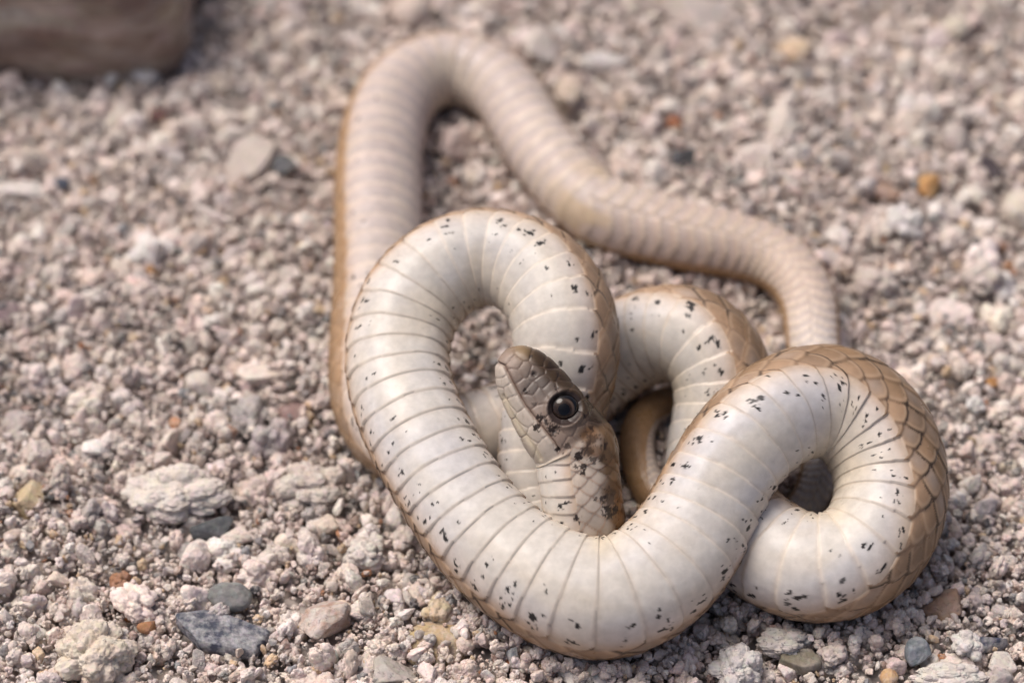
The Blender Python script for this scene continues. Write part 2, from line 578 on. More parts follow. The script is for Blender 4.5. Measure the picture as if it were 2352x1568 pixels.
# dark line along some free edges (strongest on the near left bend)
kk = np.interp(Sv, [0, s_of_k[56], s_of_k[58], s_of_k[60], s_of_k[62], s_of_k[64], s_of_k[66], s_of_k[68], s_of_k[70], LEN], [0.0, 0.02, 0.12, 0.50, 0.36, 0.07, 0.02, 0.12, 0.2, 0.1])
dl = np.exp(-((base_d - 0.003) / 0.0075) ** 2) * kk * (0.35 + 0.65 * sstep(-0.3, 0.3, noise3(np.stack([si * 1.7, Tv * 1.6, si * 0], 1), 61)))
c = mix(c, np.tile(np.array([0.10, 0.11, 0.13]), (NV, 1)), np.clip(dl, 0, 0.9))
# flecks
sidx = si.astype(np.int64)
lat_cm = Tv * Rv
ra, rb = Sv * 0.81 + lat_cm * 0.59, lat_cm * 0.81 - Sv * 0.59
rw = 0.012 * noise3(np.stack([ra * 24, rb * 24, ra * 0], 1), 73)
jit = 0.022 * noise3(np.stack([(ra + rw) * 34, (rb - rw) * 34, Sv * 0], 1), 71) + 0.014 * noise3(np.stack([(rb + rw) * 71, (ra + rw) * 71, Sv * 0], 1), 72)
fl = np.zeros(NV)
amount = np.interp(Sv, [0, S_FINE - 2, S_FINE + 1.5, LEN - 4.6, LEN - 3.2], [0.0, 0.15, 1.0, 1.0, 0.25]) * (1 - 0.55 * np.exp(-((Sv - s_of_k[64]) / 2.2) ** 2))
for kf in range(12):
    key = sidx * 97 + side * 41 + kf * 7
    a1, a2, a3, a4 = rnd(key, 81), rnd(key, 82), rnd(key, 83), rnd(key, 84)
    if kf < 2:
        qc = 0.62 + 0.30 * a1; size = 0.018 + 0.018 * a3 ** 2; on = a4 < 0.72
    elif kf < 5:
        qc = 0.45 + 0.48 * a1; size = 0.010 + 0.012 * a3 ** 2; on = a4 < 0.6
    else:
        qc = 0.15 + 0.80 * a1 ** 0.7; size = 0.004 + 0.008 * a3 ** 2; on = a4 < 0.40
    xc = 0.35 + 0.42 * a2
    dx = (sx - xc) * SPv
    dy = (q - qc) * THV * Rv
    el = 0.6 + 0.9 * rnd(key, 85)
    d = np.sqrt((dx / el) ** 2 + (dy * el) ** 2) + jit
    on = on & (rnd(key, 86) < amount)
    fl = np.maximum(fl, np.where(on, sstep(0.007, -0.005, d - size), 0) * (0.72 + 0.45 * rnd(key, 87)))
fl = np.where(isub, 0, fl)
c = mix(c, np.tile(black, (NV, 1)), np.clip(fl * 1.15, 0, 0.97))
# back
rs1, rs2 = rnd(bid, 91), rnd(bid, 92)
up = np.clip((np.abs(Tv) - THV) / (math.pi - THV), 0, 1)
cd = np.tile(brown, (NV, 1))
cd = mix(cd, np.tile(np.array([0.36, 0.24, 0.155]), (NV, 1)), np.clip(1.05 - up * 3.0, 0, 1) * 0.9)
cd = mix(cd, np.tile(grey, (NV, 1)), np.clip(rs1 - 0.45, 0, 1) * 0.8 * np.clip(1 - bf * 1.2, 0, 1))
cd = cd * (0.82 + 0.36 * rs2)[:, None] * (1 + 0.14 * midn)[:, None]
line = sstep(0.70, 0.92, bf)
cd = mix(cd, np.tile(np.array([0.52, 0.38, 0.26]), (NV, 1)), sstep(0.42, 0.68, bf) * (1 - line) * 0.30)
cd = mix(cd, np.tile(np.array([0.15, 0.095, 0.06]), (NV, 1)), line * 0.45)
blk = sstep(-0.1, 0.35, noise3(np.stack([Wv * 1.3, rowc * 0.9, Wv * 0 + side * 7], 1), 95)) * sstep(0.66, 0.90, bf)
cd = mix(cd, np.tile(black, (NV, 1)), np.clip(np.where(gap, 0.6, blk * 0.7), 0, 0.9) * (1 - 0.8 * back))
cd = mix(cd, np.tile(np.array([0.36, 0.215, 0.105]), (NV, 1)), back * 0.6)
# neck: pale scales on the flank, brown only high on the back
nk = sstep(LEN - 4.4, LEN - 3.2, Sv)
flank = np.tile(np.array([0.46, 0.385, 0.315]), (NV, 1)) * (0.88 + 0.24 * rs2)[:, None] * (1 + 0.05 * midn)[:, None]
flank = mix(flank, np.tile(np.array([0.44, 0.30, 0.22]), (NV, 1)), sstep(0.66, 0.92, bf) * 0.75)
topn = sstep(0.31, 0.55, up + 0.16 * midn + 0.12 * (rs1 - 0.5))
cdn = mix(flank, np.tile(np.array([0.17, 0.10, 0.05]), (NV, 1)) * (0.7 + 0.6 * rs2)[:, None], topn)
cd = mix(cd, cdn, nk)
cb = np.where(inside[:, None], c, cd)

# ------------------------------------------------------------------ head plates, mouth, blotches
hp = pf - (np.sum((pf - np.repeat(cen, M, 0)) * np.repeat(LAT, M, 0), 1))[:, None] * np.repeat(LAT, M, 0)
hxp, hyp, _d = project(hp)
HX = (hxp / 0.9408 - 1100) * 2.85
HY = (hyp / 0.9408 - 800) * 2.85
sel = Av > -420
hi = np.where(sel)[0]
X, Y, AA, TT = HX[hi], HY[hi], Av[hi], Tv[hi]
SEEDS = [  # (x, y, weight) plate centres
    (385, 195), (450, 245), (520, 285), (590, 305), (640, 375), (505, 395), (560, 440), (455, 330), (548, 500), (610, 468), (615, 580), (690, 665), (760, 765), (680, 420),
    (700, 310), (610, 215), (790, 400), (850, 450), (930, 560), (820, 690), (895, 725), (870, 620), (985, 690), (1010, 620), (830, 800),
    (338, 300), (362, 378), (408, 440), (452, 520), (520, 620), (590, 735), (650, 830), (400, 560), (470, 690), (540, 810), (345, 450), (960, 780), (1050, 760),
    (500, 175), (700, 245), (800, 330)]
SD = np.array(SEEDS, float)
jx = X + 9 * noise3(np.stack([X / 60, Y / 60, X * 0], 1), 101)
jy = Y + 9 * noise3(np.stack([X / 60, Y / 60, X * 0 + 9], 1), 102)
D2 = np.sqrt((jx[:, None] - SD[None, :, 0]) ** 2 + (jy[:, None] - SD[None, :, 1]) ** 2)
o2 = np.argsort(D2, axis=1)
i1 = o2[:, 0]
d1 = np.take_along_axis(D2, o2[:, :1], 1)[:, 0]
d2 = np.take_along_axis(D2, o2[:, 1:2], 1)[:, 0]
seam = d2 - d1
MOUTH = np.array([(318, 236), (375, 264), (410, 330), (440, 390), (480, 465), (525, 545), (600, 640), (660, 712), (720, 790), (748, 838)], float)


def seg_dist(X, Y, poly):
    best = np.full(len(X), 1e9)
    for (x0, y0), (x1, y1) in zip(poly[:-1], poly[1:]):
        dx, dy = x1 - x0, y1 - y0
        t = np.clip(((X - x0) * dx + (Y - y0) * dy) / (dx * dx + dy * dy), 0, 1)
        best = np.minimum(best, np.hypot(X - x0 - t * dx, Y - y0 - t * dy))
    return best


dm = seg_dist(X, Y, MOUTH)
CHIN = np.array([(372, 470), (410, 560), (455, 640), (520, 740), (575, 815), (625, 900)], float)
dchin = seg_dist(X, Y, CHIN)
de = np.hypot(X - 785, Y - 560)
pm = sstep(60, 110, AA)                         # 1 where the big head plates are
plate_h = 0.009 * sstep(0, 16, seam) + 0.006 * np.clip(seam / 90, 0, 1)
plate_h = plate_h - 0.034 * np.exp(-(dm / 8.5) ** 2) + 0.010 * np.exp(-((dm - 28) / 20) ** 2)
plate_h = plate_h - 0.016 * np.exp(-(dchin / 12) ** 2)
lateral = np.abs(np.sin(TT))
socket = np.exp(-(de / 96.0) ** 4)
plate_h = plate_h * (1 - 0.8 * socket) + 0.030 * np.exp(-((de - 122) / 16.0) ** 2) * lateral - 0.05 * socket * lateral
brow = np.exp(-(seg_dist(X, Y, np.array([(760, 425), (850, 450), (925, 540), (945, 620)], float)) / 20.0) ** 2)
plate_h = plate_h + 0.022 * brow
nost = np.exp(-(np.hypot(X - 578, Y - 322) / 17) ** 2)
plate_h = plate_h - 0.035 * nost * lateral
fade = sstep(893, 850, AA)
disp[hi] = disp[hi] * (1 - pm) + plate_h * pm * fade
# colour of the head
pr = rnd(i1 + 5, 111)
bcoord = (X - 870) * .826 + (Y - 900) * -.564
hc = mix(np.tile(np.array([0.33, 0.255, 0.21]), (len(hi), 1)), np.tile(np.array([0.15, 0.11, 0.085]), (len(hi), 1)), sstep(-60, 190, bcoord + 40 * (pr - 0.5))) * (0.88 + 0.24 * pr)[:, None]  # brown plates, with the shade on the head's side mixed into their tone
dusk = np.exp(-(np.hypot((X - 590) / 1.3, (Y - 400) / 1.2) / 115) ** 2)
hc = mix(hc, np.tile(np.array([0.15, 0.13, 0.12]), (len(hi), 1)), dusk * 0.85)
low = sstep(6, -22, np.where(True, (X - np.interp(Y, MOUTH[:, 1], MOUTH[:, 0])), 0))
hc = mix(hc, np.tile(np.array([0.48, 0.42, 0.355]), (len(hi), 1)) * (0.93 + 0.14 * pr)[:, None], low * 0.85)
hc = mix(hc, np.tile(np.array([0.66, 0.56, 0.38]), (len(hi), 1)), np.exp(-(dchin / 26) ** 2) * 0.6)
tl = np.interp(AA, [200, 420, 560, 760], [60, 36, 0, -25])
topm = sstep(118 + tl, 180 + tl, bcoord + 26 * midn[hi] + 20 * (pr - 0.5))
hc = mix(hc, np.tile(np.array([0.062, 0.038, 0.020]), (len(hi), 1)), topm * 0.94)
snout = np.exp(-(np.hypot(X - 480, Y - 150) / 70) ** 2)
hc = mix(hc, np.tile(np.array([0.36, 0.25, 0.13]), (len(hi), 1)), snout * 0.8)
snl = np.exp(-(np.hypot(X - 415, Y - 235) / 65) ** 2)
hc = mix(hc, np.tile(np.array([0.44, 0.35, 0.295]), (len(hi), 1)), snl * 0.7)
hc = mix(hc, np.tile(np.array([0.17, 0.11, 0.085]), (len(hi), 1)), np.exp(-(seam / 4.5) ** 2) * 0.5)
hc = mix(hc, np.tile(np.array([0.16, 0.085, 0.06]), (len(hi), 1)), np.exp(-(dm / 5.5) ** 2) * 0.92)
hc = mix(hc, np.tile(np.array([0.03, 0.02, 0.02]), (len(hi), 1)), np.clip(nost * 0.85, 0, 1))
cbh = cb[hi]
cbh = mix(cbh, hc * np.array([0.72, 0.70, 0.68]) * (1 - 0.0) , pm * (1 - 0.25 * low))
cbh = mix(cbh, hc, pm * low * 0.6)
BLOT = [(625, 615, 34, 1.0), (600, 690, 26, 1.0), (655, 640, 26, .9), (715, 690, 42, .95), (700, 735, 22, .8), (740, 835, 20, .9), (800, 815, 24, .7), (890, 880, 34, .9),
        (960, 770, 55, .55), (945, 840, 45, .6), (985, 905, 34, .7), (920, 960, 28, .85), (865, 960, 24, .8), (910, 1000, 18, .9), (1055, 815, 28, .8), (1040, 900, 24, .6), (725, 420, 18, .8),
        (520, 435, 20, .8), (585, 525, 22, .6), (560, 200, 14, .7), (920, 610, 16, .9), (970, 690, 26, .7), (1080, 1150, 60, .6), (1040, 1140, 30, .8), (1060, 1215, 42, .9), (1105, 1215, 30, .9),
        (990, 1150, 14, .8), (860, 1250, 22, .95), (945, 1328, 20, .95), (875, 1350, 18, .95), (770, 1355, 24, .95), (820, 1165, 12, .8), (540, 910, 1, 0), (745, 330, 26, .5), (690, 270, 30, .5)]
for bx_, by_, br_, bs_ in [(960, 745, 75, .8), (1010, 850, 60, .75), (945, 850, 50, .6), (1110, 1130, 90, .7), (1090, 920, 60, .45), (1130, 1260, 70, .55)]:
    d = np.hypot(X - bx_, Y - by_) / br_
    cbh = mix(cbh, np.tile(np.array([0.17, 0.085, 0.035]), (len(hi), 1)) * (0.7 + 0.6 * rs2[hi])[:, None], np.clip(sstep(1.1, 0.4, d + 0.5 * midn[hi]) * bs_, 0, 1))
jn = 0.55 * noise3(np.stack([X / 14, Y / 14, X * 0 + 4], 1), 121) + 0.35 * noise3(np.stack([X / 6, Y / 6, X * 0 + 4], 1), 122)
bl = np.zeros(len(hi))
for bx_, by_, br_, bs_ in BLOT:
    d = np.hypot(X - bx_, Y - by_) / br_
    bl = np.maximum(bl, bs_ * sstep(0.12, -0.12, d - 0.80 + jn * 1.05))
cbh = mix(cbh, np.tile(np.array([0.018, 0.011, 0.009]), (len(hi), 1)), np.clip(bl * 1.05, 0, 0.97))
orb = np.exp(-((de - 112) / 14.0) ** 2) * pm
cbh = mix(cbh, np.tile(np.array([0.03, 0.02, 0.018]), (len(hi), 1)), np.clip(sstep(122, 108, de) * pm, 0, 1) * 0.95)
cb[hi] = cbh
# vent plate: one large yellowish scute
vp = np.exp(-((Sv - S_VENT) / 0.42) ** 2) * (np.abs(Tv) < THV * 1.1) * sstep(-0.25, 0.5, noise3(np.stack([Sv * 3.1, Tv * 2.2, Sv * 0], 1), 131))
cb = mix(cb, np.tile(np.array([0.50, 0.37, 0.21]), (NV, 1)), np.clip(vp * 0.6, 0, 0.55))

# the scales flatten out where the tube pinches together on the inside of a bend
pf = pf + nf * disp[:, None]
verts = np.concatenate([pf, (cen[0] - tan[0] * 0.01)[None], (cen[-1] + tan[-1] * 0.006)[None]])
cols = np.clip(np.concatenate([cb, cb[:1], cb[-1:]]), 0.005, 0.9)
gid = np.arange(NS * M).reshape(NS, M)
g2 = np.roll(gid, -1, axis=1)
quads = np.stack([gid[:-1], g2[:-1], g2[1:], gid[1:]], -1).reshape(-1, 4)
caps = [(int(g2[0, j]), int(gid[0, j]), NS * M) for j in range(M)] + [(int(gid[-1, j]), int(g2[-1, j]), NS * M + 1) for j in range(M)]
quads_all = np.concatenate([quads, np.array([(a, b, c3, c3) for a, b, c3 in caps])])

sm_, stn, sb = node_mat('snake_skin')
N, L = stn.nodes, stn.links
at = N.new('ShaderNodeAttribute'); at.attribute_name = 'Col'
tc = N.new('ShaderNodeTexCoord')
nn = N.new('ShaderNodeTexNoise'); nn.inputs['Scale'].default_value = 900.0; nn.inputs['Detail'].default_value = 4
n4 = N.new('ShaderNodeTexNoise'); n4.inputs['Scale'].default_value = 260.0; n4.inputs['Detail'].default_value = 3
L.new(tc.outputs['Object'], nn.inputs['Vector']); L.new(tc.outputs['Object'], n4.inputs['Vector'])
mr = N.new('ShaderNodeMapRange'); mr.inputs[1].default_value = 0.3; mr.inputs[2].default_value = 0.7; mr.inputs[3].default_value = 0.90; mr.inputs[4].default_value = 1.08
L.new(nn.outputs['Fac'], mr.inputs[0])
mu = N.new('ShaderNodeVectorMath'); mu.operation = 'SCALE'
L.new(at.outputs['Color'], mu.inputs[0]); L.new(mr.outputs[0], mu.inputs['Scale'])
L.new(mu.outputs[0], sb.inputs['Base Color'])
rr = N.new('ShaderNodeMapRange'); rr.inputs[1].default_value = 0.3; rr.inputs[2].default_value = 0.7; rr.inputs[3].default_value = 0.22; rr.inputs[4].default_value = 0.50
L.new(n4.outputs['Fac'], rr.inputs[0]); L.new(rr.outputs[0], sb.inputs['Roughness'])
sb.inputs['Specular IOR Level'].default_value = 0.26
sb.inputs['Subsurface Weight'].default_value = 0.06
sb.inputs['Subsurface Radius'].default_value = (1.0, 0.55, 0.35)
sb.inputs['Subsurface Scale'].default_value = 0.0006
bp = N.new('ShaderNodeBump'); bp.inputs['Strength'].default_value = 0.22; bp.inputs['Distance'].default_value = 0.00015
L.new(nn.outputs['Fac'], bp.inputs['Height']); L.new(bp.outputs['Normal'], sb.inputs['Normal'])

body = mesh_obj('snake', verts, quads, sm_, col=cols)
import bmesh
bm = bmesh.new(); bm.from_mesh(body.data); bm.verts.ensure_lookup_table()
for a, b, c3 in caps:
    f_ = bm.faces.new((bm.verts[a], bm.verts[b], bm.verts[c3])); f_.smooth = True
bmesh.ops.recalc_face_normals(bm, faces=bm.faces)
bm.to_mesh(body.data); bm.free()
body['label'] = 'coiled brown snake lying twisted with its pale black-flecked belly turned up'
body['category'] = 'snake'

# eyes: shiny domes with a round pupil and a dark copper iris
em, et, eb = node_mat('snake_eye')
at = et.nodes.new('ShaderNodeAttribute'); at.attribute_name = 'Col'
et.links.new(at.outputs['Color'], eb.inputs['Base Color'])
eb.inputs['Roughness'].default_value = 0.05
eb.inputs['Specular IOR Level'].default_value = 0.35
eb.inputs['Coat Weight'].default_value = 0.0
eb.inputs['Coat Roughness'].default_value = 0.02
a_eye = 329.0
ke = int(np.argmin(np.abs(a_head - a_eye)))
b_eye = 122.0 - 25.0
for sgn in (1, -1):
    ev, ef = ico(4)
    ev = ev.copy()
    L0, B0, T0 = LAT[ke] * sgn, BEL[ke], tan[ke]
    er = 108 * KH
    ctr = cen[ke] - B0 * b_eye * KH + L0 * (HW[ke] * 0.905 - er * 0.50)
    # local x towards the crown of the head, z outwards
    zz = L0; xx = -B0; yy = np.cross(zz, xx)
    frame = lambda v, k: v[:, :1] * er * k * xx + v[:, 1:2] * er * k * yy + v[:, 2:3] * er * k * 0.80 * zz
    gcol = np.tile(np.array([0.006, 0.005, 0.005]), (len(ev), 1))
    eye = mesh_obj('eye', frame(ev, 1.0) + ctr, ef, em, parent=body, col=gcol, origin=ctr)

    def cap(a0, a1, lift):                          # a shell between two angles from the eye's axis
        na, nr = 72, 14
        th_ = np.linspace(0, 2 * math.pi, na, endpoint=False)
        al = np.radians(np.linspace(a0, a1, nr))
        v = np.stack([np.outer(np.sin(al), np.cos(th_)).ravel(), np.outer(np.sin(al), np.sin(th_)).ravel(), np.repeat(np.cos(al), na)], 1)
        g = np.arange(na * nr).reshape(nr, na)
        gr_ = np.roll(g, -1, 1)
        return v, np.stack([g[:-1], g[1:], gr_[1:], gr_[:-1]], -1).reshape(-1, 4), frame(v, lift)
    iv, if_, ip_ = cap(20, 46, 1.004)
    aa_ = np.arctan2(iv[:, 1], iv[:, 0])
    ang = np.degrees(np.arccos(np.clip(iv[:, 2], -1, 1)))
    ic = np.tile(np.array([0.022, 0.012, 0.008]), (len(iv), 1)) * (1 + 0.7 * fbm(np.stack([aa_ * 7, ang * 0.12, ang * 0], 1), 3, 7))[:, None]
    ic = mix(ic, np.tile(np.array([0.10, 0.066, 0.048]), (len(iv), 1)), sstep(0.1, 0.6, iv[:, 0] - 0.25 * iv[:, 1]) * sstep(26, 36, ang) * 0.9)  # highlight on the upper iris painted in as a lighter tone
    ic = mix(ic, np.tile(np.array([0.008, 0.006, 0.006]), (len(iv), 1)), sstep(39, 46, ang))
    o_ = mesh_obj('iris', ip_, if_, em, parent=eye, col=np.clip(ic, 0, 1))
    pv, pf_, pp = cap(0.3, 22, 1.009)
    o_ = mesh_obj('pupil', pp, pf_, em, parent=eye, col=np.tile(np.array([0.003, 0.003, 0.004]), (len(pv), 1)))

# ------------------------------------------------------------------ gravel crumbs
def crumb_shape(k, n=4):
    v, f = ico(n)
    r = np.random.default_rng(500 + k)
    if k % 2 == 0:                                   # crumbly clump: many small knobs fused together
        m_ = 26
        d = r.normal(size=(m_, 3)); d /= np.linalg.norm(d, axis=1)[:, None]
        cpos = d * r.uniform(0.45, 0.78, m_)[:, None]
        cr_ = r.uniform(0.22, 0.48, m_)
        dot = v @ cpos.T
        disc = dot ** 2 - np.sum(cpos ** 2, 1)[None] + cr_[None] ** 2
        hit = np.where(disc > 0, dot + np.sqrt(np.maximum(disc, 0)), 0.55)
        rr_ = np.max(hit, axis=1)
        rr_ = rr_ + 0.16 * fbm(v * 3.0, 4, k, 0.6) + 0.07 * noise3(v * 11, k) + 0.03 * noise3(v * 21, k)
        p = v * rr_[:, None]
    else:                                            # broken stone: flat faces with worn corners
        m_ = 13
        d = r.normal(size=(m_, 3)); d /= np.linalg.norm(d, axis=1)[:, None]
        dist = r.uniform(0.55, 0.95, m_)
        dot = np.maximum(v @ d.T, 1e-3)
        cand = np.sort(dist[None] / dot, axis=1)
        rr_ = -np.log(np.exp(-9 * cand[:, :4]).sum(1)) / 9
        rr_ = np.clip(rr_, 0.3, 1.15) + 0.13 * fbm(v * 3.2, 5, k, 0.65) + 0.04 * noise3(v * 15, k)
        p = v * rr_[:, None]
    p = p * np.array([1.0, r.uniform(0.72, 1.0), r.uniform(0.55, 0.85)])
    return p / np.abs(p).max(), f


protos = bpy.data.collections.new('crumb_shapes')
NPROTO = 26
for k in range(NPROTO):
    p, f = crumb_shape(k)
    me = bpy.data.meshes.new('crumb_shape_%02d' % k)
    me.vertices.add(len(p)); me.vertices.foreach_set('co', p.astype(np.float32).ravel())
    me.loops.add(f.size); me.loops.foreach_set('vertex_index', f.ravel())
    me.polygons.add(len(f)); me.polygons.foreach_set('loop_start', np.arange(0, f.size, 3, dtype=np.int32))
    me.update(calc_edges=True)
    me.polygons.foreach_set('use_smooth', np.ones(len(f), dtype=bool))
    me.materials.append(grain_mat)
    protos.objects.link(bpy.data.objects.new('crumb_shape_%02d' % k, me))

PALETTE = np.array([(0.60, 0.525, 0.485), (0.64, 0.575, 0.53), (0.55, 0.465, 0.42), (0.67, 0.625, 0.595), (0.72, 0.69, 0.665), (0.52, 0.475, 0.45), (0.38, 0.355, 0.345), (0.20, 0.20, 0.205),
                    (0.085, 0.085, 0.09), (0.54, 0.41, 0.27), (0.28, 0.20, 0.175), (0.40, 0.18, 0.08), (0.25, 0.27, 0.29)])
PWEIGHT = np.array([24, 18, 16, 12, 7, 10, 7, 4, 2.2, 4, 4, 0.8, 1.5]); PWEIGHT = PWEIGHT / PWEIGHT.sum()

# the hollow the snake lies in: keep crumbs out of its body
bodyc = cen[::14]; bodyr = R0[::14]


def clear_of_snake(p, r, slack):
    ok = np.ones(len(p), bool)
    for i0 in range(0, len(p), 4000):
        d = np.linalg.norm(p[i0:i0 + 4000, None, :] - bodyc[None], axis=2) - bodyr[None] - (r[i0:i0 + 4000] * slack)[:, None]
        ok[i0:i0 + 4000] = d.min(axis=1) > 0
    return ok


def region(nn_, margin):
    """random ground points over the stretch of gravel in view and a margin round it"""
    y0, y1 = P(1176, 1568, 0)[1] - margin, P(1176, 0, 0)[1] + margin * 1.6
    y = rng.uniform(y0, y1, nn_)
    dist = np.linalg.norm(np.stack([y * 0, y, y * 0], 1) - CAM, axis=1)
    hw = dist * 18 / LENS + margin
    x = rng.uniform(-1, 1, nn_) * hw.max()
    k = np.abs(x) < hw
    return x[k], y[k]


# ------------------------------------------------------------------ stones one can tell apart
stone_spots = []


def stone_shape(kind, seed, n):
    v, f = ico(n)
    r = np.random.default_rng(seed)
    if kind == 'clump':
        m_ = 60
        d = r.normal(size=(m_, 3)); d /= np.linalg.norm(d, axis=1)[:, None]
        cpos = d * r.uniform(0.52, 0.82, m_)[:, None]
        cr_ = r.uniform(0.14, 0.36, m_)
        dot = v @ cpos.T
        disc = dot ** 2 - np.sum(cpos ** 2, 1)[None] + cr_[None] ** 2
        hit = np.where(disc > 0, dot + np.sqrt(np.maximum(disc, 0)), 0.66)
        rr_ = np.max(hit, axis=1) + 0.10 * fbm(v * 3, 4, seed) + 0.05 * noise3(v * 12, seed) + 0.025 * noise3(v * 25, seed)
    elif kind == 'angular':
        m_ = 11
        d = r.normal(size=(m_, 3)); d /= np.linalg.norm(d, axis=1)[:, None]
        dist = r.uniform(0.58, 0.95, m_)
        cand = np.sort(dist[None] / np.maximum(v @ d.T, 1e-3), axis=1)
        rr_ = -np.log(np.exp(-14 * cand[:, :4]).sum(1)) / 14
        rr_ = np.clip(rr_, 0.3, 1.2) + 0.06 * fbm(v * 3, 5, seed, 0.6) + 0.02 * noise3(v * 16, seed)
    elif kind == 'slab':
        m_ = 9
        d = r.normal(size=(m_, 3)) * np.array([1, 1, 0.15]); d /= np.linalg.norm(d, axis=1)[:, None]
        d = np.concatenate([d, [[0, 0.05, 1], [0.04, 0, -1]]])
        dist = np.concatenate([r.uniform(0.7, 1.0, m_), [0.55, 0.55]])
        cand = np.sort(dist[None] / np.maximum(v @ d.T, 1e-3), axis=1)
        rr_ = -np.log(np.exp(-16 * cand[:, :4]).sum(1)) / 16
        rr_ = np.clip(rr_, 0.3, 1.25) + 0.04 * fbm(v * 4, 4, seed) + 0.012 * noise3(v * 18, seed)
    else:                                            # smooth, water-worn
        rr_ = 0.9 + 0.16 * fbm(v * 1.2, 2, seed) + 0.03 * fbm(v * 5, 3, seed)
    p = v * rr_[:, None]
    lo, hi_ = p.min(0), p.max(0)
    return (p - (lo + hi_) / 2) / ((hi_ - lo) / 2), f


def stone(label, x, y, wp, hp, kind, base, seed, flat=0.8, tilt=0.0, lift=0.35, name='stone', group=None, n=4, spin=0.0, **mk):
    g0 = P(x, y, 0.0)
    cmpx = ((g0 - CAM) @ FWD) / FPX
    a, b = wp / 2 * cmpx, hp / 2 * cmpx
    sy, sz = b * 1.15, b * flat
    if kind == 'slab':
        sy, sz = b * 1.45, b * flat
    z = -0.05 + sz * lift
    ctr = P(x, y, z)
    p, f = stone_shape(kind, seed, n)
    p = p * np.array([a, sy, sz])
    ca, sa = math.cos(math.radians(spin)), math.sin(math.radians(spin))
    p = p @ np.array([[ca, -sa, 0], [sa, ca, 0], [0, 0, 1]]).T
    p = p @ np.array(Matrix.Rotation(math.radians(-tilt), 3, Vector(-FWD))).T
    mat = stone_material(name + '_surface', base=base, nscale=mk.pop('nscale', 3200.0), **mk)
    o = mesh_obj(name, p + ctr, f, mat, origin=ctr)
    o['label'] = label
    o['category'] = 'stone' if name != 'rock' else 'rock'
    if group:
        o['group'] = group
    stone_spots.append((ctr, max(a, sy, sz), a, sy, sz))
    return o


BEIGE = (0.48, 0.40, 0.34)
S = stone
G1 = 'stones lying in the near gravel'
G2 = 'stones lying in the far gravel'
# near the front edge
S('elongated blue-black stone with chalky white crust near the bottom left', 512, 1458, 232, 74, 'slab', (0.055, 0.06, 0.085), 11, flat=0.55, tilt=12, n=5, group=G1, speck=0.1, pale=(0.56, 0.54, 0.53), pale_amt=0.34, rough=0.55, lift=0.5, nscale=4600.0)
S('round dark grey pebble just above the white-crusted blue-black stone', 527, 1370, 106, 70, 'smooth', (0.16, 0.16, 0.155), 12, flat=0.75, tilt=8, group=G1, pale=(0.34, 0.33, 0.31), pale_amt=0.3, lift=0.7)
S('large beige crumbly clump at the bottom left edge', 222, 1503, 192, 164, 'clump', (0.60, 0.51, 0.41), 13, flat=0.8, n=5, group=G1, lift=0.45)
S('largest pale crumbly clump left of the snake', 408, 1132, 262, 152, 'clump', (0.62, 0.55, 0.49), 14, flat=0.75, n=5, group=G1, lift=0.5)
S('orange-brown crumb between the pale clump and the grey pebble', 277, 1333, 54, 56, 'clump', (0.30, 0.15, 0.085), 15, group=G1, pale_amt=0.1, lift=0.7)
S('small orange flake left of the blue-black stone', 336, 1440, 44, 30, 'angular', (0.34, 0.165, 0.08), 16, group=G1, pale_amt=0.05, lift=1.1)
S('tan blocky pebble at the left edge beside a dark hole', 62, 1146, 84, 84, 'angular', (0.47, 0.37, 0.23), 17, group=G1, pale_amt=0.15, speck=0.08, lift=0.6, rough=0.75)
S('charcoal stone tucked under the largest pale clump', 486, 1218, 100, 56, 'angular', (0.06, 0.065, 0.07), 18, group=G1, pale=(0.2, 0.2, 0.2), lift=0.5)
S('crumbly pinkish clump behind the charcoal stone near the snake', 712, 1122, 176, 118, 'clump', (0.52, 0.45, 0.395), 19, n=5, group=G1, lift=0.5)
S('whitish stone with red-brown underside near the bottom', 742, 1422, 128, 104, 'angular', (0.50, 0.44, 0.40), 20, n=5, group=G1, pale=(0.30, 0.15, 0.09), pale_amt=0.35, lift=0.5)
S('ochre smooth stone half under the snake at the front', 1005, 1480, 150, 120, 'smooth', (0.42, 0.31, 0.18), 21, n=5, flat=0.7, group=G1, pale_amt=0.3, lift=-0.15)
S('chalk-white angular stone at the bottom edge under the snake', 1350, 1550, 140, 84, 'angular', (0.64, 0.60, 0.54), 22, n=5, group=G1, speck=0.08, lift=0.6)
S('small rust-red chip at the bottom edge left of the chalk-white stone', 1166, 1522, 30, 34, 'angular', (0.36, 0.14, 0.07), 23, group=G1, pale_amt=0.1, lift=1.0)
S('round speckled crumb standing alone left of the snake bend', 842, 1266, 96, 84, 'clump', (0.58, 0.53, 0.48), 24, group=G1, lift=0.7, speck=0.42)
S('pale pink crumb pressed against the snake outer bend', 930, 1238, 70, 66, 'clump', (0.60, 0.51, 0.45), 25, group=G1, lift=0.7)
S('beige crumb with orange side below the snake bend', 1010, 1398, 86, 76, 'clump', (0.52, 0.41, 0.28), 26, group=G1, lift=0.9)
S('grey-topped pale stone at the bottom left of the ochre stone', 905, 1545, 110, 74, 'angular', (0.40, 0.36, 0.32), 27, group=G1, lift=0.5)
S('tiny orange chip under the round speckled crumb', 842, 1316, 24, 18, 'angular', (0.34, 0.155, 0.075), 28, group=G1, pale_amt=0.05, lift=1.2)
S('grey-white translucent pebble at the bottom left of centre', 758, 1508, 42, 40, 'smooth', (0.38, 0.39, 0.36), 29, group=G1, speck=0.05, rough=0.4, lift=0.9)
S('big white crumbly clump at the bottom edge below the snake', 1690, 1535, 130, 120, 'clump', (0.60, 0.56, 0.53), 30, n=5, group=G1, lift=0.5, speck=0.4)
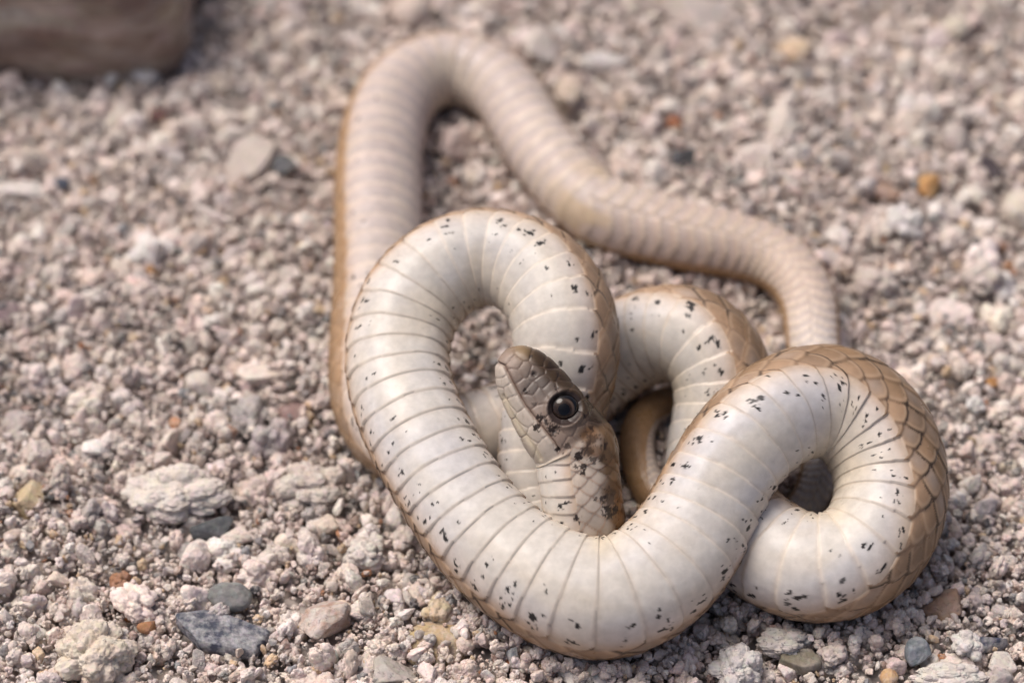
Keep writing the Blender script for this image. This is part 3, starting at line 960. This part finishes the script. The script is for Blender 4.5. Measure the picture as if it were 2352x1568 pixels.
S('speckled grey-white clump in front of the dark gap', 1800, 1475, 130, 76, 'clump', (0.50, 0.46, 0.42), 31, n=5, group=G1, lift=0.6, speck=0.5)
S('rounded pale pink crumb below the snake right coil', 1912, 1500, 74, 60, 'clump', (0.55, 0.46, 0.41), 32, group=G1, lift=0.9)
S('blue-grey speckled pebble below the right coil', 2108, 1498, 62, 66, 'angular', (0.16, 0.18, 0.20), 33, group=G1, pale=(0.5, 0.5, 0.5), pale_amt=0.3, lift=0.8)
S('navy stone with white crust at the bottom right', 2268, 1480, 100, 44, 'angular', (0.06, 0.065, 0.10), 34, group=G1, pale_amt=0.4, lift=1.0)
S('broad red-brown stone beside the right coil', 2160, 1388, 120, 82, 'angular', (0.30, 0.19, 0.13), 35, n=5, group=G1, pale_amt=0.12, lift=0.4)
S('white jagged crumb left of the navy stone', 2222, 1482, 78, 80, 'clump', (0.60, 0.56, 0.52), 36, group=G1, lift=0.9)
S('wide white crumbly stone in the bottom right corner area', 2180, 1556, 190, 70, 'clump', (0.60, 0.55, 0.50), 37, n=5, group=G1, lift=0.7, speck=0.4)
S('amber grain beside the wide white stone at the bottom', 2042, 1554, 44, 40, 'smooth', (0.50, 0.30, 0.15), 38, group=G1, speck=0.05, rough=0.4, lift=1.0)
S('olive-grey stone sunk at the bottom edge right of the white clump', 1838, 1520, 100, 44, 'slab', (0.19, 0.165, 0.12), 39, group=G1, pale_amt=0.15, lift=0.5)
S('pale blocky crumb at the right end of the bottom edge', 2300, 1528, 66, 60, 'angular', (0.56, 0.50, 0.44), 40, group=G1, lift=0.8)
# middle ground
S('purple-brown stone cut by the left edge', 18, 728, 96, 76, 'smooth', (0.17, 0.12, 0.125), 50, group=G2, pale_amt=0.15, lift=0.6)
S('grey clump with a pale patch left of the snake', 575, 958, 96, 104, 'clump', (0.32, 0.29, 0.275), 51, group=G2, lift=0.6)
S('pale block of stone left of the grey clump', 462, 884, 78, 70, 'angular', (0.56, 0.49, 0.43), 52, group=G2, lift=0.8)
S('dull red stone between the grey clump and the snake', 676, 952, 84, 62, 'smooth', (0.25, 0.165, 0.15), 53, group=G2, lift=0.5, pale_amt=0.1)
S('grey-brown stone against the snake lower left', 770, 985, 90, 66, 'angular', (0.25, 0.20, 0.185), 54, group=G2, lift=0.4, pale_amt=0.1)
S('flat tilted grey-pink slab of stone behind on the left', 566, 376, 176, 96, 'slab', (0.41, 0.35, 0.31), 55, flat=0.35, tilt=-42, n=5, group=G2, speck=0.12, pale_amt=0.2, lift=0.4)
S('dark grey chunk touching the tilted slab', 655, 378, 62, 62, 'angular', (0.11, 0.115, 0.12), 56, group=G2, pale_amt=0.1, lift=0.8)
S('flat white stone cut by the left edge', 40, 436, 150, 60, 'angular', (0.58, 0.53, 0.49), 57, flat=0.6, group=G2, speck=0.15, lift=0.4)
S('small dark blue grain beside the flat white stone', 142, 424, 36, 32, 'angular', (0.06, 0.07, 0.10), 58, group=G2, pale_amt=0.05, lift=1.1)
S('dark red-brown grain below the corner rock', 364, 265, 40, 38, 'angular', (0.12, 0.055, 0.05), 59, group=G2, pale_amt=0.03, lift=1.3)
S('brick-red pebble at the foot of the corner rock', 384, 146, 46, 34, 'angular', (0.40, 0.20, 0.12), 60, group=G2, pale_amt=0.1, lift=1.2)
S('white angular pebble in front of the corner rock', 258, 176, 44, 44, 'angular', (0.64, 0.62, 0.60), 61, group=G2, speck=0.03, lift=1.1)
S('white blocky pebble between the red pebble and its white neighbour', 336, 178, 64, 44, 'angular', (0.62, 0.60, 0.58), 62, group=G2, speck=0.03, lift=1.1)
S('brown pebble with dark base in the blurred left gravel', 348, 628, 34, 46, 'angular', (0.30, 0.16, 0.07), 63, group=G2, pale_amt=0.1, lift=1.0)
S('oval cream pebble in the left gravel', 508, 742, 74, 44, 'smooth', (0.52, 0.45, 0.37), 64, group=G2, speck=0.04, lift=0.9)
S('rust-red grain behind the snake upper bend', 1550, 284, 38, 38, 'smooth', (0.29, 0.115, 0.06), 65, group=G2, pale_amt=0.03, lift=1.4)
S('bright orange pebble on the far right', 2132, 432, 62, 58, 'angular', (0.42, 0.22, 0.085), 66, group=G2, pale=(0.5, 0.36, 0.2), pale_amt=0.3, speck=0.05, lift=0.9)
S('charcoal stone above the tail', 1572, 366, 62, 56, 'angular', (0.075, 0.075, 0.08), 67, group=G2, pale_amt=0.05, lift=0.9)
S('purplish black stone near the right edge', 2278, 386, 54, 64, 'angular', (0.065, 0.05, 0.055), 68, group=G2, pale_amt=0.04, lift=0.9)
S('grey-pink blocky stone right of the tail bend', 1736, 362, 100, 90, 'angular', (0.54, 0.46, 0.415), 69, group=G2, speck=0.05, lift=0.8)
S('pale upright stone behind the grey-pink block', 1794, 284, 90, 106, 'angular', (0.52, 0.455, 0.40), 70, group=G2, speck=0.04, lift=0.8)
S('white rounded clump right of the tail', 2078, 516, 92, 84, 'clump', (0.60, 0.565, 0.54), 71, group=G2, speck=0.15, lift=0.8)
S('peach-coloured pebble in the upper right', 1828, 118, 76, 66, 'smooth', (0.55, 0.40, 0.26), 72, group=G2, speck=0.04, lift=0.9)
S('pale stone cut by the top edge left of centre', 944, 28, 92, 84, 'smooth', (0.52, 0.42, 0.36), 73, group=G2, speck=0.05, lift=0.8)
S('light grey-pink stone right of the snake top bend', 1240, 108, 76, 96, 'angular', (0.48, 0.42, 0.38), 74, group=G2, speck=0.05, lift=0.8)
S('long whitish stone right of the snake top bend', 1392, 142, 130, 62, 'angular', (0.54, 0.50, 0.475), 75, group=G2, speck=0.05, lift=0.8)
S('large beige stone cut by the top edge', 1600, 30, 190, 100, 'angular', (0.56, 0.48, 0.43), 76, n=5, group=G2, speck=0.05, lift=0.6)
S('beige upright pebble beside the snake upper bend', 1304, 220, 58, 86, 'angular', (0.47, 0.37, 0.29), 77, group=G2, speck=0.05, lift=0.8)
S('grey-brown stone with an orange corner right of the grey-pink block', 2032, 444, 80, 60, 'angular', (0.36, 0.26, 0.21), 78, group=G2, pale=(0.45, 0.22, 0.08), pale_amt=0.15, lift=0.8)
S('white oval pebble in the right gravel', 2086, 243, 56, 64, 'smooth', (0.56, 0.51, 0.48), 79, group=G2, speck=0.03, lift=0.9)
S('round mauve pebble near the upper right edge', 2192, 320, 64, 84, 'smooth', (0.38, 0.32, 0.29), 80, group=G2, speck=0.04, lift=0.8)
S('cream stone cut by the right edge', 2344, 480, 90, 100, 'smooth', (0.55, 0.48, 0.40), 81, group=G2, speck=0.05, lift=0.7)
S('pale arched clump right of the tail', 2012, 650, 110, 88, 'clump', (0.46, 0.385, 0.34), 82, group=G2, speck=0.1, lift=0.7)
S('small orange grain right of the coil', 2280, 878, 30, 24, 'angular', (0.48, 0.24, 0.09), 83, group=G2, pale_amt=0.05, lift=1.3)
S('white grain with grey speckles by the right coil', 2240, 930, 48, 44, 'clump', (0.60, 0.57, 0.55), 84, group=G2, lift=1.0)
S('pale lumpy stone near the right edge', 2260, 640, 100, 90, 'clump', (0.50, 0.43, 0.385), 85, group=G2, speck=0.1, lift=0.7)
S('white broken stone above the tail bend', 1504, 398, 62, 70, 'angular', (0.58, 0.53, 0.49), 86, group=G2, speck=0.05, lift=0.9)
S('yellowish white pebble in the upper right corner', 2196, 66, 62, 56, 'smooth', (0.52, 0.46, 0.36), 87, group=G2, speck=0.03, lift=0.9)

# the rock in the corner
cx = P(150, 175, 0.0)
rk_v, rk_f = ico(6)
rv = rk_v.copy()
e_ = 6.0
rr_ = (np.abs(rv[:, 0]) ** e_ + np.abs(rv[:, 1]) ** e_ + np.abs(rv[:, 2]) ** e_) ** (-1 / e_)
rv = rv * rr_[:, None]
rv[:, 2] = np.where(rv[:, 2] > 0.3, rv[:, 2], rv[:, 2])
dimr = np.array([2.9, 1.7, 1.25])
rv = rv * dimr
rn_ = rv / np.linalg.norm(rv, axis=1)[:, None]
rv = rv + rn_ * (0.10 * fbm(rv * 0.6, 4, 201) + 0.10 * fbm(rv * np.array([0.6, 1.8, 1.8]), 4, 202) + 0.03 * fbm(rv * 6, 3, 203))[:, None]
rtip = P(436, 150, 0.3)
rc = np.array([rtip[0] - 2.95, P(200, 182, 0)[1] + 1.62, 0.85])
rmat = stone_material('rock_surface', stretch=(0.4, 1.0, 1.0), base=(0.215, 0.155, 0.125), nscale=1100.0, speck=0.28, pale=(0.48, 0.41, 0.35), pale_amt=0.45, dark=(0.11, 0.075, 0.06), bump=0.4)
rock = mesh_obj('rock', rv + rc, rk_f, rmat, origin=rc)
rock['label'] = 'grey-brown weathered rock cut off by the top left corner'
rock['category'] = 'rock'


# ------------------------------------------------------------------ fill the ground with crumbs
def crumbs(n_, margin, r0, r1, power, z0, z1, slack):
    x, y = region(n_, margin)
    r = r0 + (r1 - r0) * rng.random(len(x)) ** power
    z = ground_h(x, y) + 0.12 + r * rng.uniform(z0, z1, len(x))
    p = np.stack([x, y, z], 1)
    ok = clear_of_snake(p, r, slack)
    for ctr, rmax, a, b, c3 in stone_spots:
        d = (p - ctr) / np.array([a, b, c3])
        ok &= np.linalg.norm(d, axis=1) > 0.86 + 0.6 * np.minimum(r / rmax, 0.6)
    d = (p - rc) / dimr
    ok &= (np.abs(d).max(axis=1) > 1.0)
    return p[ok], r[ok]


LAYERS = [crumbs(2500, 3.5, 0.17, 0.32, 2.0, -0.45, 0.35, 0.55), crumbs(10000, 3.5, 0.09, 0.19, 1.6, -0.35, 1.05, 0.45),
          crumbs(38000, 2.2, 0.042, 0.09, 1.3, -0.3, 2.0, 0.3), crumbs(56000, 1.0, 0.018, 0.042, 1.3, 0.0, 4.0, 0.2)]
# grains pushed up against the snake where it lies on the ground
low_i = np.where((cen[:, 2] - R0 < 0.40) & (s < S_HEAD - 1.0))[0]
bi = rng.choice(low_i, 9000)
th_r = rng.uniform(0, 2 * math.pi, 9000)
rb_ = rng.uniform(0.025, 0.11, 9000)
off_r = R0[bi] * rng.uniform(0.75, 1.05, 9000) + rb_ * rng.uniform(0.6, 2.2, 9000)
bp_ = np.stack([cen[bi, 0] + np.cos(th_r) * off_r, cen[bi, 1] + np.sin(th_r) * off_r, cen[bi, 2] * 0], 1)
bp_[:, 2] = ground_h(bp_[:, 0], bp_[:, 1]) + 0.14 + rng.uniform(0.0, 0.22, 9000) + 0.3 * rb_
okb = clear_of_snake(bp_, rb_, 0.55)
LAYERS.append((bp_[okb], rb_[okb]))
gp = np.concatenate([l[0] for l in LAYERS]); gr = np.concatenate([l[1] for l in LAYERS])
ng = len(gp)
gi = rng.choice(len(PALETTE), ng, p=PWEIGHT)
big = gr > 0.125
gi = np.where(big & (gi > 6), rng.integers(0, 6, ng), gi)
patch = fbm(np.stack([gp[:, 0] * 0.35, gp[:, 1] * 0.35, gp[:, 0] * 0], 1), 3, 301)
tint = PALETTE[gi] * (0.86 + 0.28 * rng.random((ng, 1))) * (1 + 0.018 * rng.normal(size=(ng, 3)))
tint *= (1.07 + 0.10 * patch)[:, None] * np.array([1.04, 0.985, 0.945])
me = bpy.data.meshes.new('gravel')
me.vertices.add(ng)
me.vertices.foreach_set('co', (gp * U).astype(np.float32).ravel())
for nm, typ, dat in (('tint', 'FLOAT_VECTOR', tint), ('shift', 'FLOAT_VECTOR', rng.uniform(-20, 20, (ng, 3))), ('rot', 'FLOAT_VECTOR', rng.uniform(0, 6.283, (ng, 3))),
                     ('size', 'FLOAT_VECTOR', (gr * U)[:, None] * rng.uniform(0.8, 1.2, (ng, 3)))):
    at = me.attributes.new(nm, typ, 'POINT')
    at.data.foreach_set('vector', dat.astype(np.float32).ravel())
at = me.attributes.new('pick', 'INT', 'POINT')
at.data.foreach_set('value', rng.integers(0, NPROTO, ng).astype(np.int32))
gravel = bpy.data.objects.new('gravel', me)
COL.objects.link(gravel)
gravel['kind'] = 'stuff'
gravel['label'] = 'loose pinkish beige crumbly gravel covering the ground'
gravel['category'] = 'gravel'
ng_ = bpy.data.node_groups.new('gravel_scatter', 'GeometryNodeTree')
ng_.interface.new_socket('Geometry', in_out='INPUT', socket_type='NodeSocketGeometry')
ng_.interface.new_socket('Geometry', in_out='OUTPUT', socket_type='NodeSocketGeometry')
gi_ = ng_.nodes.new('NodeGroupInput'); go_ = ng_.nodes.new('NodeGroupOutput')
mp = ng_.nodes.new('GeometryNodeMeshToPoints')
ip = ng_.nodes.new('GeometryNodeInstanceOnPoints')
ci = ng_.nodes.new('GeometryNodeCollectionInfo')
ci.inputs['Collection'].default_value = protos
ci.inputs['Separate Children'].default_value = True
ci.inputs['Reset Children'].default_value = True
ip.inputs['Pick Instance'].default_value = True


def named(nm, typ):
    a = ng_.nodes.new('GeometryNodeInputNamedAttribute')
    a.data_type = typ
    a.inputs['Name'].default_value = nm
    return a.outputs['Attribute']


k_ = ng_.links
k_.new(gi_.outputs[0], mp.inputs['Mesh'])
k_.new(mp.outputs[0], ip.inputs['Points'])
k_.new(ci.outputs[0], ip.inputs['Instance'])
k_.new(named('pick', 'INT'), ip.inputs['Instance Index'])
k_.new(named('rot', 'FLOAT_VECTOR'), ip.inputs['Rotation'])
k_.new(named('size', 'FLOAT_VECTOR'), ip.inputs['Scale'])
k_.new(ip.outputs[0], go_.inputs[0])
md = gravel.modifiers.new('scatter', 'NODES')
md.node_group = ng_
print('snake verts', len(verts), 'length', LEN, 'crumbs', ng, 'scutes', ucount[-1])
